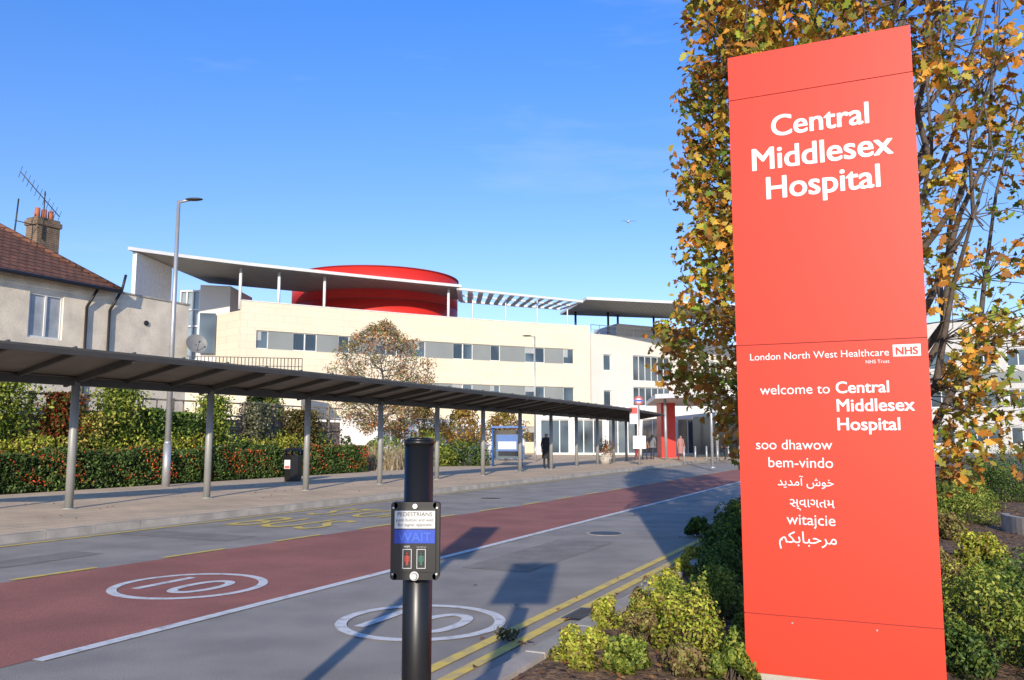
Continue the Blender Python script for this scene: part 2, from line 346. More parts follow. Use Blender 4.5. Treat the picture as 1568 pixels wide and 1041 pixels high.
for a in(-.078,.078):
    for z in(1.118,1.35): b.cyl((px+a,yf+.02,z),(px+a,yf+.006,z),.004,n=8)
b.build('button',[METAL],pb)
# ---------------------------------------------------------------- covered walkway
PP=[(-13.3,11.6),(-11.2,14.9),(-9.3,18.1),(-7.55,21.3),(-5.85,24.4),(-4.25,27.6),(-2.7,30.8),(-1.15,33.9),(.35,37.2),(1.85,40.5),(3.3,43.8),(4.7,47.1),(6.0,50.5),(7.2,53.9),(8.3,57.2)]
PP=[Vector((a,c,0)) for a,c in PP]; ROOFD=mat('walkway_roof_dark',(.10,.095,.085),.4,.3,2); RAFT=mat('walkway_rafter',(.06,.055,.05),.6,.2,3); POST=mat('walkway_post_steel',(.34,.34,.32),.5,.15,2,metal=.2)
UND=mat('walkway_underside',(.15,.13,.11),.6,.2,2)
cw=empty('covered_walkway'); bp=B(); br=B(); bf=B()
def zf(i): return 3.27-.012*i
def zb(i): return 2.84-.008*i
def pn(i):
    d=(PP[min(i+1,len(PP)-1)]-PP[max(i-1,0)]).normalized(); return Vector((d.y,-d.x,0))
for i,p in enumerate(PP):
    bp.cyl((p.x,p.y,.11),(p.x,p.y,zb(i)-.02),.085,n=20); bp.cyl((p.x,p.y,.112),(p.x,p.y,.14),.15,n=20)
for i in range(len(PP)-1):
    n0,n1=pn(i),pn(i+1); p0,p1=PP[i],PP[i+1]
    f0=p0+n0*1.9+ZV*zf(i); f1=p1+n1*1.9+ZV*zf(i+1); k0=p0-n0*.4+ZV*zb(i); k1=p1-n1*.4+ZV*zb(i+1)
    u=ZV*.05
    bf.face([k0+u,f0+u,f1+u,k1+u],0); bf.face([k0,k1,f1,f0],1); bf.face([f0,f1,f1+u,f0+u],0); bf.face([k0,k0+u,k1+u,k1],0)
    br.beam(f0-u*.9,f1-u*.9,.05,.10)
    m0=p0+ZV*zb(i);m1=p1+ZV*zb(i+1); br.beam(m0-ZV*.04,m1-ZV*.04,.12,.16)
    br.beam(k0-u,k1-u,.06,.1)
    for s_ in(0,1/3,2/3):
        a=k0.lerp(k1,s_);c=f0.lerp(f1,s_); h=.14 if s_==0 else .09
        br.beam(a-ZV*(h/2+.005),c-ZV*(h/2+.005),.07,h)
        bf.beam(a+ZV*.065,c+ZV*.065,.05,.03,0)
bp.build('posts',[POST],cw); br.build('rafters',[RAFT],cw); bf.build('roof',[ROOFD,UND],cw)
# ---------------------------------------------------------------- street lamps
def lamp(x,y,h,r,hd=(1,-.1)):
    e=empty('street_lamp'); b=B(); b.cyl((x,y,.11),(x,y,1.4),r*1.3,n=16); b.cyl((x,y,1.4),(x,y,1.5),r*1.3,r,n=16); b.cyl((x,y,1.5),(x,y,h),r,r*.6,n=16)
    v=Vector((hd[0],hd[1],0)).normalized(); p=Vector((x,y,h)); b.cyl(p-ZV*.05,p+v*.35+ZV*.02,r*.5,n=10)
    b.build('column',[METAL],e); b=B(); b.ball((0,0,0),.3,0,16,8,(1,.45,.16))
    o=b.build('lantern',[DARK],e); o.location=p+v*.5+ZV*.03; o.rotation_euler=(0,0,math.atan2(v.y,v.x))
lamp(-10.55,26.2,9.05,.09); lamp(1.45,53.6,8.0,.06,(-1,0))
b=B(); b.cyl((9.75,41.7,.11),(9.75,41.7,4.6),.07,n=14); b.cyl((9.75,41.7,4.6),(9.75,41.7,4.66),.075,n=14); b.cyl((9.75,41.7,.11),(9.75,41.7,.2),.14,n=14); b.build('steel_mast',[METAL])
# ---------------------------------------------------------------- house
CREAM=mat('pebbledash_render',(.92,.80,.62),.95,.2,1.5,.8,40,speck=.15,speckscale=40); TILE=mat('roof_tile',(.24,.10,.06),.9,.3,3,.3,20,brick=(tuple(D),.3,.16,.02,(.06,.03,.02)),c2=(.14,.06,.04))
BRK=mat('chimney_brick',(.3,.2,.12),.9,.4,4,.3,30,brick=(tuple(D),.23,.08,.012,(.12,.1,.08))); POT=mat('terracotta',(.5,.16,.08),.8); PIPE=mat('black_pipe',(.03,.025,.025),.5)
CUR=mat('net_curtain_glass',(.42,.44,.46),.2,.3,2,spec=.8)
ho=empty('house'); H0=Vector((-14.75,30.6,0)); b=B()
b.wall(H0-D*12,D,N,12,0,6.95,[(12-3.01,12-1.75,4.92,6.44,1),(3,4.3,4.92,6.44,1),(8.9,10.3,1.0,2.6,1)],0,1,2,dep=.1,fr=.07)
b.wall(H0,D,N,3.85,0,6.93,[],0,1,2)
b.face([H0+D*3.85,H0+D*3.85-N*5,H0+D*3.85-N*5+ZV*6.93,H0+D*3.85+ZV*6.93],0)
b.box(H0,D,N,(-12,0),(-7,-.15),(0,6.9),0); b.box(H0,D,N,(0.002,3.84),(-5,-.02),(0,6.92),0)
b.box(H0,D,N,(.1,3.9),(-.22,.04),(6.932,6.99),3)
b.build('walls',[CREAM,CUR,WHITE,KERB],ho)
b=B(); e0=.35; zE=6.95; rise=math.tan(math.radians(36))
c1=H0+D*.25+N*e0+ZV*zE; c2=H0-D*12.2+N*e0+ZV*zE; c3=H0+D*.25-N*(7+e0)+ZV*zE; c4=H0-D*12.2-N*(7+e0)+ZV*zE
hw_=(7+2*e0)/2; rA=(c1+c3)/2-D*hw_+ZV*hw_*rise; rB=(c2+c4)/2+D*hw_+ZV*hw_*rise
b.face([c2,c1,rA,rB],0); b.face([c1,c3,rA],0); b.face([c3,c4,rB,rA],0); b.face([c4,c2,rB],0); b.face([c1,c2,c4,c3],0)
for p,q in((c1,rA),(rA,rB)): b.cyl(p+ZV*.03,q+ZV*.03,.09,n=8,m=0)
b.build('roof',[TILE],ho)
b=B(); b.cyl(c2+N*.05-ZV*.05,c1+N*.05-ZV*.05,.07,n=10); b.cyl(c1+N*.05-ZV*.05,c1+N*.05+D*.15+ZV*.6,.05,n=8)
for t_ in(-.9,.05):
    q=H0+D*t_+N*.08; b.cyl(q+ZV*.3,q+ZV*6.2,.05,n=10); b.cyl(q+ZV*6.2,q+D*.3+N*.15+ZV*6.9,.05,n=10)
b.cyl(H0+D*1.75+N*-.02+ZV*5.95,H0+D*1.75+N*.05+ZV*5.95,.1,n=14)
b.build('rainwater_pipes',[PIPE],ho)
b=B(); cc=Vector((-19.3,34.2,0)); b.box(cc,D,N,(-.5,.5),(-.35,.35),(7.5,10.2)); b.box(cc,D,N,(-.56,.56),(-.41,.41),(10.2,10.4)); b.box(cc,D,N,(-.5,.5),(-.35,.35),(10.4,10.52))
for a in(-.3,.0,.3): b.cyl(cc+D*a+ZV*10.52,cc+D*a+ZV*10.95,.12,.1,n=12,m=1)
b.build('chimney',[BRK,POT],ho)
b=B(); a0=cc-D*.3+N*.4; b.cyl(a0+ZV*9.6,a0+ZV*11.6,.025,n=6); p0=a0+ZV*10.7+D*.7; p1=a0+ZV*12.1-D*1.1
b.cyl(p0,p1,.018,n=6)
for k in range(11):
    q=p0.lerp(p1,k/10); b.cyl(q-ZV*.22-N*.1,q+ZV*.22+N*.1,.010,n=5)
b.cyl(a0+ZV*9.3-D*1.2,a0+ZV*11.0-D*1.1,.03,n=6); b.cyl(a0+ZV*10.1-D*1.2,a0+ZV*10.1-D*.3,.02,n=6)
b.build('television_aerial',[DARK],ho)
e=empty('satellite_dish'); b=B(); dc=H0+D*3.9+N*.45+ZV*5.35; nd=Vector((.55,-.75,.35)).normalized(); ta=nd.orthogonal().normalized(); tb=nd.cross(ta)
rings=[(0,-.09),(.15,-.07),(.3,-.03),(.42,.02)]
for i in range(3):
    for k in range(24):
        a=2*math.pi*k/24;c=2*math.pi*(k+1)/24; f=lambda an,q:dc+ta*math.cos(an)*q[0]+tb*math.sin(an)*q[0]+nd*q[1]
        b.face([f(a,rings[i]),f(a,rings[i+1]),f(c,rings[i+1]),f(c,rings[i])],0,True)
b.cyl(dc-nd*.08,dc-nd*.3-ZV*.1,.03,n=8,m=1); b.cyl(dc-nd*.3-ZV*.8,dc-nd*.3+ZV*.1,.03,n=8,m=1); b.cyl(dc-ZV*.4,dc+nd*.4-ZV*.1,.012,n=6,m=1); b.ball(dc+nd*.42-ZV*.1,.04,1)
b.build('dish',[mat('dish_grey',(.22,.22,.22),.5),DARK],e)
# ---------------------------------------------------------------- hospital building
A_=Vector((-22.6,70.2,0)); C_=Vector((-3.235,82.8,0)); B_=Vector((8.03,87,0))
def bz(t): return A_*(1-t)**2+C_*2*t*(1-t)+B_*t*t
S=[bz(i/200) for i in range(201)]; AC=[0]
for i in range(200): AC.append(AC[-1]+(S[i+1]-S[i]).length)
LEN=AC[-1]
def fac(u,off=0,z=0):
    k=float(np.interp(u,AC,np.arange(201)/200)); p=bz(k); d=(bz(min(k+.01,1))-bz(max(k-.01,0))).normalized()
    return p+Vector((d.y,-d.x,0))*off+Vector((0,0,z))
def fstrip(b,u0,u1,z0,z1,o0,o1,m):
    n=max(1,int((u1-u0)/1.2)); us=[u0+(u1-u0)*i/n for i in range(n+1)]
    for i in range(n):
        a,c=us[i],us[i+1]
        b.face([fac(a,o0,z0),fac(c,o0,z0),fac(c,o0,z1),fac(a,o0,z1)],m); b.face([fac(a,o0,z1),fac(c,o0,z1),fac(c,o1,z1),fac(a,o1,z1)],m); b.face([fac(a,o1,z0),fac(c,o1,z0),fac(c,o0,z0),fac(a,o0,z0)],m)
    b.face([fac(u0,o0,z0),fac(u0,o0,z1),fac(u0,o1,z1),fac(u0,o1,z0)],m); b.face([fac(u1,o0,z0),fac(u1,o1,z0),fac(u1,o1,z1),fac(u1,o0,z1)],m)
FX=(.86,.5,0)
CB=mat('cream_facade_tiles',(.80,.70,.52),.7,.04,.5,brick=(FX,1.2,.6,.02,(.66,.57,.42))); GP=mat('grey_cladding',(.25,.27,.26),.6,.1,.5); WW=mat('white_render',(.74,.71,.66),.7,.06,.4)
ROOFG=mat('roof_grey',(.3,.3,.3),.8); FRM=mat('window_frame',(.78,.78,.77),.5)
hb=empty('hospital_building'); b=B()
for z0,z1 in((0,1.1),(2.7,5.1),(6.7,9.05),(10.6,13)): fstrip(b,0,LEN,z0,z1,0,-.4,0)
for z0,z1 in((1.1,2.7),(5.1,6.7),(9.05,10.6)): fstrip(b,0,1.3,z0,z1,-.002,-.4,0); fstrip(b,33.2,LEN,z0,z1,-.002,-.4,0)
fstrip(b,0,LEN,13.002,13.08,.05,-.45,3)
wins=[(1.31,2.34),(4.47,6.6),(8.56,9.6),(12.1,14.2),(16,17.05),(19.9,22),(23.9,24.95),(27.7,29.9),(32,33.2)]
for z0,z1 in((1.1,2.7),(5.1,6.7),(9.05,10.6)):
    pu=1.3
    for i,(a,c) in enumerate(wins):
        if a>pu+.05: fstrip(b,pu,a,z0+.002,z1-.002,-.10,-.4,1)
        pu=c
        fstrip(b,a,c,z0+.002,z1-.002,-.25,-.35,2)
        k=2 if c-a>1.5 else 1
        for q in range(k+1):
            x=a+(c-a)*q/k; fstrip(b,max(a,x-.05),min(c,x+.05),z0+.07,z1-.07,-.14,-.24,3)
        fstrip(b,a,c,z0+.003,z0+.07,-.14,-.24,3); fstrip(b,a,c,z1-.07,z1-.003,-.14,-.24,3)
        if random.random()<.6: fstrip(b,a+.06,a+(c-a)*.5-.05,z1-.07-random.uniform(.4,.9),z1-.08,-.20,-.24,4)
BLIND=mat('window_blind',(.4,.42,.42),.7)
b.build('main_facade',[CB,GP,GLASS,FRM,BLIND],hb)
b=B()
poly=[tuple(fac(LEN*i/12,-.42)[:2]) for i in range(13)]+[(4,112),(-32,108),(-24.5,80)]
b.prism(poly,0,12.4,0,1)
b.prism([(-22.62,70.25),(-25.6,73),(-25.6,84),(-22.7,84)],0,12.2,0,1)
b.prism([(-27.9,75),(-25.4,75.6),(-25.4,82),(-27.9,82)],0,15.2,2,1)
b.prism([(-27.7,74.6),(-26.4,74.9),(-26.4,75),(-27.7,74.9)],9,12.6,3,3)
b.build('wing_volumes',[CB,ROOFG,WW,GLASS],hb)
b=B(); b.prism([(-29.8,75.6),(-28.0,75.3),(-28,81),(-29.8,81)],0,14.7,0,0)
for k in range(4): b.box((-29.85+k*.6,75.55-.1*k),X,Y,(0,.1),(-.12,0),(0,14.8),1)
for z in(7,8.5,10,11.5,13,14.7): b.beam((-29.85,75.5,z),(-27.95,75.2,z),.14,.12,1)
b.build('stair_tower_glazing',[mat('pale_glass',(.3,.36,.38),.1,.3,.5,spec=.9),FRM],hb)
b=B(); b.prism([(-29.5,64.9),(-29.2,64.9),(-28.8,70.8),(-29.1,70.8)],0,15.95,0,0)
b.build('fin_wall',[mat('fin_white',(.82,.81,.78),.6)],hb)
b=B(); b.prism([(-25,60),(-15.5,62.5),(-16.5,69),(-26,68)],0,6.3,0,1)
for k in range(40):
    q=Vector((-25,60,6.3)).lerp(Vector((-15.5,62.5,6.3)),k/39); b.cyl(q,q+ZV*1.1,.03,n=5,m=2)
for z in(6.8,7.4): b.beam((-25,60,z),(-15.5,62.5,z),.05,.05,2)
b.build('terrace',[CB,ROOFG,DARK],hb)
RIB=mat('ribbed_soffit',(.36,.34,.30),.6,.1,1,brick=((.95,-.3,0),.45,50,.04,(.2,.19,.17)))
front=[Vector((-29.6,64.2,0)),Vector((-26.2,67.2,0))]+[fac(u,.25) for u in(0.5,4,8,12,16,20.6)]
back=[Vector((-28.4,78.5,0)),Vector((-21.2,83,0)),Vector((-14,86.5,0)),Vector((-5.2,88,0))]
b=B(); poly=[tuple(p[:2]) for p in front+back[::-1]]
b.face([(x,y,16.0) for x,y in poly][::-1],1); b.face([(x,y,16.22) for x,y in poly],0)
for i in range(len(poly)):
    p=poly[i];q=poly[(i+1)%len(poly)]; b.face([(p[0],p[1],15.98),(q[0],q[1],15.98),(q[0],q[1],16.24),(p[0],p[1],16.24)],0)
for u in(.1,3.4,7.5,19.8):
    q=fac(u,-1.0); b.cyl((q.x,q.y,12.4),(q.x,q.y,16),.13,n=10,m=2)
b.build('flying_roof',[WHITE,RIB,FRM],hb)
b=B(); dcx,dcy,rr=-14.6,90,8.75
b.cyl((dcx,dcy,12),(dcx,dcy,15.0),rr,rr,n=96,m=0); b.cyl((dcx,dcy,15.0),(dcx,dcy,15.1),rr-.05,n=96,m=1,cap=False); b.cyl((dcx,dcy,15.1),(dcx,dcy,18.2),rr,rr,n=96,m=0); b.cyl((dcx,dcy,18.2),(dcx,dcy,18.3),rr+.1,n=96,m=1)
b.build('red_drum',[mat('drum_red',(.68,.03,.022),.5,.08,.3),mat('drum_seam',(.3,.03,.025),.6)],hb)
b=B(); f0,f1=Vector((-5,79.4,15.6)),Vector((7.3,86.9,15.6)); k0,k1=Vector((-5.3,86.8,15.6)),Vector((5.4,92,15.6))
b.beam(f0,f1,.22,.22); b.beam(k0,k1,.22,.22); b.beam(f0.lerp(k0,.5),f1.lerp(k1,.5),.12,.16)
for k in range(13):
    p=f0.lerp(f1,k/12);q=k0.lerp(k1,k/12); b.beam(p,q,.5,.06)
for k in(.12,.38,.64,.9):
    p=f0.lerp(f1,k)+Vector((-.3,1.4,0)); b.cyl((p.x,p.y,12.4),(p.x,p.y,15.5),.07,n=8)
b.build('roof_pergola',[WHITE],hb)
P0=Vector((8.7,92.9,0)); P1=Vector((30,106,0)); ex=(P1-P0).normalized(); nr=Vector((ex.y,-ex.x,0))
ops=[]
for z0 in(1.0,4.9,8.9): ops+=[(1.7,2.8,z0+.1,z0+1.9,0)]
ops+=[(5.9,11.5,z,z+2.9,5) for z in(.6,4.4,8.0)]+[(13.5,15,z,z+1.7,0) for z in(1,5,9)]+[(17,20,z,z+1.7,2) for z in(1,5,9)]
b=B(); b.wall(P0,ex,nr,25,0,13,ops,0,1,2,dep=.2,fr=.09)
b.prism([tuple((P0-nr*.3)[:2]),tuple((P1-nr*.3)[:2]),(28,125),(4,112)],0,12.6,0,3)
b.face([P0,P0+ZV*13,(6.5,96,13),(6.5,96,0)],0)
for k in range(15):
    q=P0+ex*k*1.2; b.cyl(q+ZV*13,q+ZV*14.0,.03,n=5,m=2)
b.beam(P0+ZV*14,P0+ex*17+ZV*14,.06,.06,2); b.beam(P0+ZV*13.5,P0+ex*17+ZV*13.5,.03,.03,2)
b.prism([(12,96.5),(22,102.5),(20,108),(10,103)],12.5,14.6,0,3)
b.build('north_block',[WW,GLASS,FRM,ROOFG],hb)
Q0=Vector((30,103,0)); Q1=Vector((64,78,0)); ex=(Q1-Q0).normalized(); nr=Vector((ex.y,-ex.x,0)); Lw=(Q1-Q0).length
ops=[(float(x),float(x)+3.2,z,z+1.8,2) for x in np.arange(1,Lw-4,4.2) for z in(.9,4.8,8.9)]
b=B(); b.wall(Q0,ex,nr,Lw,0,14,ops,0,1,2,dep=.2,fr=.1); b.prism([tuple((Q0-nr*.3)[:2]),tuple((Q1-nr*.3)[:2]),(80,100),(40,125)],0,13.6,0,3)
b.box(Q0,ex,nr,(0,Lw),(.01,.08),(7.2,8.4),4)
b.build('east_wing',[mat('east_wing_render',(.62,.60,.56),.7),GLASS,FRM,ROOFG,GP],hb)
b=B(); poly=[(7.6,85.4),(20,88.9),(38,95),(40,106),(21.5,100.2),(5.5,96.3)]
b.face([(x,y,15.6) for x,y in poly],1); b.face([(x,y,15.82) for x,y in poly],0)
for i in range(6):
    p=poly[i];q=poly[(i+1)%6]; b.face([(p[0],p[1],15.58),(q[0],q[1],15.58),(q[0],q[1],15.84),(p[0],p[1],15.84)],0)
for x,y in((7.1,94),(10.8,94.5),(12.2,97),(16.5,98),(24,99)): b.cyl((x,y,12.4),(x,y,15.6),.13,n=10,m=2)
b.build('entrance_flying_roof',[WHITE,RIB,DARK],hb)
en=empty('entrance_pavilion'); b=B()
b.prism([(9.6,57),(13,53.5),(26,60),(24,72),(11,70)],4.2,4.5,0,1)
for x,y in((10.4,57.8),(13.2,55),(16.5,56.5),(20,58.6)): b.cyl((x,y,.11),(x,y,4.2),.1,n=12,m=2)
b.build('canopy',[FRM,ROOFG,METAL],en)
b=B(); b.wall((2,76,0),Vector((1,-.18,0)).normalized(),Vector((-.18,-1,0)).normalized(),24,.1,4.4,[(float(x),float(x)+2.6,.2,3.2,2) for x in np.arange(.5,21,3)],0,1,2,dep=.2,fr=.08)
b.prism([(2,76.4),(25.5,72.2),(26,80),(3,84)],0,4.38,0,3)
b.prism([(11.2,64),(12.3,64.2),(12.3,66),(11.2,66)],.1,4.19,4,4); b.prism([(14,66),(18,66.8),(18,67),(14,66.2)],.1,3.2,5,5)
b.build('glazed_front',[WW,GLASS,FRM,ROOFG,REDM,GLASS],en)
b=B(); b.wall((-14,58,0),Vector((1,.12,0)).normalized(),Vector((.12,-1,0)).normalized(),15,0,2.9,[(float(x),float(x)+1.4,1,2.3,1) for x in np.arange(5,13,2.6)],0,1,2); b.prism([(-14,58.2),(.9,60),(.9,66),(-14,64)],0,2.88,0,0); b.build('low_white_building',[WW,GLASS,FRM])
# ---------------------------------------------------------------- garden fence, climbers, hedges
WOOD=mat('weathered_timber',(.3,.24,.18),.9,.4,6); FBR=mat('garden_wall_brick',(.42,.29,.21),.9,.3,3,brick=(tuple(D),.23,.08,.012,(.14,.12,.1)))
b=B(); b.box(K0,D,N,(-10,27),(-21.6,-21.4),(0,2.3),1)
t=-10
while t<27:
    b.box(K0,D,N,(t,t+.1),(-21.39,-21.29),(0,3.0),0); t+=1.8
for z in(1.9,2.4,2.9): b.box(K0,D,N,(-10,27),(-21.385,-21.33),(z,z+.06),0)
t=-10
while t<27:
    b.box(K0,D,N,(t,t+.03),(-21.42,-21.395),(2.302,2.95),0); t+=.6
b.build('garden_fence',[WOOD,FBR])
def boxcloud(n,t,o,z,surf=.25):
    tt=rng.uniform(*t,n); u=rng.random(n); v=rng.random(n)
    k=rng.random(n); dp=rng.exponential(surf,n)*.3
    oo=np.where(k<.5,o[1]-dp,o[0]+(o[1]-o[0])*u); zz=np.where(k<.5,z[0]+(z[1]-z[0])*v,z[1]-dp)
    bmp=.10*np.sin(tt*2.3)+.07*np.sin(tt*5.1+1)
    return np.array([R(tt[i],oo[i]+bmp[i]*.5,zz[i]+bmp[i]*(zz[i]-z[0])/(z[1]-z[0])) for i in range(n)])
he=empty('hedge'); b=B(); b.box(K0,D,N,(4,25.8),(-20.6,-19.45),(.1,1.0)); b.build('core',[mat('hedge_core',(.015,.02,.008),1)],he)
P=boxcloud(30000,(4,26),(-20.8,-19.15),(.14,1.18)); leafmesh('leaves',P,.06,pick([(.06,.11,.025),(.09,.15,.03),(.07,.11,.03),(.04,.07,.02),(.16,.22,.05)],len(P)),LEAFD,RH,parent=he)
P=boxcloud(9000,(4,26),(-20.8,-19.1),(.3,1.2)); P=P[(np.sin(P[:,1]*1.9)+np.sin(P[:,1]*4.3+P[:,2]*5)+rng.normal(size=len(P))*.6)>.45]; leafmesh('berries',P,.035,pick([(.75,.07,.03),(.7,.2,.04)],len(P)),LEAFD,RH,parent=he)
def shrub(name,c,rx,ry,h,n,sz,pal,w=None,z0=.15,clump=26,tmpl=RH):
    e=empty(name); cl=rng.normal(size=(clump,3)); cl/=np.linalg.norm(cl,axis=1)[:,None]; cl[:,2]=np.abs(cl[:,2])*1.1-.15
    cl*=rng.uniform(.6,.95,(clump,1)); i=rng.integers(0,clump,n); q=rng.normal(size=(n,3)); q/=np.linalg.norm(q,axis=1)[:,None]; rad=rng.uniform(.5,1,(n,1))**.5*.33*rng.uniform(.7,1.3,clump)[i][:,None]
    loc=cl[i]+q*rad; loc[:,2]=np.maximum(loc[:,2],-.1)
    P=np.array([c[0],c[1],z0])+loc*np.array([rx,ry,h]); P[:,2]+=h*.08
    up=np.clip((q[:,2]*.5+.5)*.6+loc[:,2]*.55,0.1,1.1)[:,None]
    col=pick(pal,n,w,.15)*(.35+.75*up)  # shade painted into leaf colour: darker low down and on clump undersides
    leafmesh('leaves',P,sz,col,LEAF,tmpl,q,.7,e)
    b=B()
    for k in range(0,clump,2):
        b.cyl((c[0]+rng.normal()*.03,c[1]+rng.normal()*.03,z0-.08),tuple(np.array([c[0],c[1],z0+h*.05])+cl[k]*np.array([rx,ry,h])),.008*max(1,h),.003*max(1,h),n=4)
    b.build('stems',[BARK],e); return e
YG=[(.50,.54,.06),(.62,.60,.10),(.32,.40,.05),(.34,.24,.07)]; DG=[(.07,.14,.03),(.14,.22,.04),(.22,.30,.06),(.03,.07,.02)]
MG=[(.22,.30,.04),(.36,.42,.07),(.10,.17,.03),(.46,.48,.09)]; BG=[(.34,.22,.10),(.26,.26,.08),(.2,.12,.06),(.4,.38,.1)]
near=[(.78,7.2,.15,.26,YG),(.43,6.05,.16,.26,YG),(1.55,8.8,.16,.24,YG),(1.93,9.8,.13,.24,YG),(1.14,7.35,.2,.36,YG),(1.33,6.45,.3,.46,YG),(1.8,7.6,.26,.52,MG),(.78,6.0,.17,.2,MG),(1.0,6.75,.16,.24,BG),
(1.2,5.95,.17,.2,BG),(.62,6.5,.1,.16,YG),(1.45,5.75,.15,.22,MG),
(1.45,7.9,.2,.3,MG),(1.95,8.5,.24,.42,DG),(1.2,8.1,.12,.18,BG),(2.2,9.2,.28,.5,DG),(2.45,10.2,.3,.55,DG),(2.85,11.3,.34,.55,DG),(2.3,10.9,.14,.2,YG),(3.3,12.9,.38,.6,DG),(4.1,15,.45,.6,DG),(5.1,17.5,.5,.65,MG),(2.0,6.9,.25,.35,MG),(1.65,6.0,.2,.3,MG),(3.0,14,.2,.3,DG),(6,20,.6,.7,DG),
(3.55,6.45,.42,.66,MG),(4.1,7.1,.42,.66,DG),(3.3,7.2,.3,.5,YG),(4.3,8.1,.33,.42,YG),(3.85,5.9,.45,.42,DG),(3.1,6.0,.25,.3,DG),(4.9,7.8,.4,.5,MG),(4.6,9.2,.25,.32,BG),(5.7,10.6,.3,.42,YG),(5.0,10.2,.2,.3,BG),(8.4,16.3,.8,.7,MG),(7.2,15.6,.5,.55,YG),(6.9,13.8,.35,.4,BG),(14,23.4,1.6,1.6,DG),(12.2,22,.9,1.1,DG),(10.2,19.5,.8,.7,MG),(8.9,18.6,.7,.8,DG),(4.6,6.2,.4,.45,MG),(5.4,8.9,.35,.4,DG)]
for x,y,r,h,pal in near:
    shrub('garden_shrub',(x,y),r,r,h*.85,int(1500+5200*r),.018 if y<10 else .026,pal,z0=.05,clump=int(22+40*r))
shrub('gutter_weed',(-.03,7.0),.16,.09,.07,90,.022,[(.12,.13,.04),(.2,.15,.06)],z0=.02,clump=9)
b=B()
for k in range(30):
    a0=math.radians(150+k*5);a1=math.radians(150+k*5+4.8)
    c=lambda a,r,z:(9.9+math.cos(a)*r,14.2+math.sin(a)*r,z)
    ra,rb=1.5,1.62
    b.face([c(a0,ra,.3),c(a0,rb,.3),c(a1,rb,.3),c(a1,ra,.3)][::-1]); b.face([c(a0,rb,-.01),c(a1,rb,-.01),c(a1,rb,.3),c(a0,rb,.3)]); b.face([c(a0,ra,-.01),c(a0,ra,.3),c(a1,ra,.3),c(a1,ra,-.01)])
b.build('garden_edging',[KERB])
for t_,wd,zt,pal in((8.2,.9,3.1,MG),(9.3,.8,2.6,[(.6,.08,.03),(.4,.12,.04),(.2,.2,.04)]),(7.2,1.2,2.4,[(.6,.1,.03),(.25,.3,.05)]),(17.4,.9,2.5,DG),(13.4,.9,2.4,[(.4,.4,.07),(.5,.4,.1)]),(10.5,1.6,3.4,MG),(14.6,1.2,3.3,MG),(16,.6,2.6,DG),(18.8,1.0,3.2,MG),(21.2,.7,3.0,[(.2,.2,.1),(.3,.3,.2)]),(12.6,.8,3.0,[(.3,.06,.02),(.12,.14,.03)]),(24,1.4,2.8,[(.12,.12,.03),(.2,.14,.04)]),(6,1.2,3.2,MG)):
    n=4200; wd*=1.35; u=rng.normal(size=n)*wd*.32; z=rng.beta(2,1.3,n)*(zt-.8)+.8; o=-21.25+rng.exponential(.15,n); P=np.array([R(t_+u[i]*(1.2-.4*(z[i]/zt)),o[i],z[i]) for i in range(n)])
    leafmesh('climbing_plant',P,.065,pick(pal,n,None,.35),LEAF)
for t_,r,h,pal in((5,1,1.3,MG),(8,1.0,1.5,MG),(11,1,1.35,YG),(13.5,.9,1.35,MG),(16.4,.9,1.5,MG),(19.5,1,1.5,DG),(22.5,1,1.5,MG),(25,.9,1.6,DG)):
    q=R(t_,-20.9); shrub('border_shrub',(q.x,q.y),r,.5,h,1900,.06,pal,clump=18)
P=boxcloud(9000,(4,25),(-21.2,-20.3),(1.0,1.5)); P=P[(np.sin(P[:,1]*1.3+1)+rng.normal(size=len(P))*.5)>-.2]; P[:,2]+=rng.normal(size=len(P))*.09
leafmesh('border_planting',P,.055,pick(YG,len(P)),LEAF)
b=B(); GRS=mat('dry_grass',(.42,.33,.2),.8,.4,5)
for gx,gy in((-7.1,38.5),(-6.3,39.2),(-5.6,39.6),(-4.9,40.3),(-6.8,40)):
    for k in range(130):
        a=random.uniform(0,6.28); ln=random.uniform(.7,1.35); q=Vector((gx+random.gauss(0,.2),gy+random.gauss(0,.2),.1)); tip=q+Vector((math.cos(a)*ln*.35,math.sin(a)*ln*.35,ln)); s_=Vector((-math.sin(a),math.cos(a),0))*.02
        b.face([q-s_,q+s_,tip])
b.build('ornamental_grass',[GRS])
for x,y,r,h,pal in((-4.5,45,1.6,1.6,MG),(-2.6,46,1.4,1.5,DG),(-6.5,44,1.4,1.5,MG),(-8.6,42,1.2,1.6,DG),(-9.4,40.5,1.0,1.5,MG)): shrub('border_shrub',(x,y),r,.8,h,2600,.08,pal,clump=22,z0=.1)
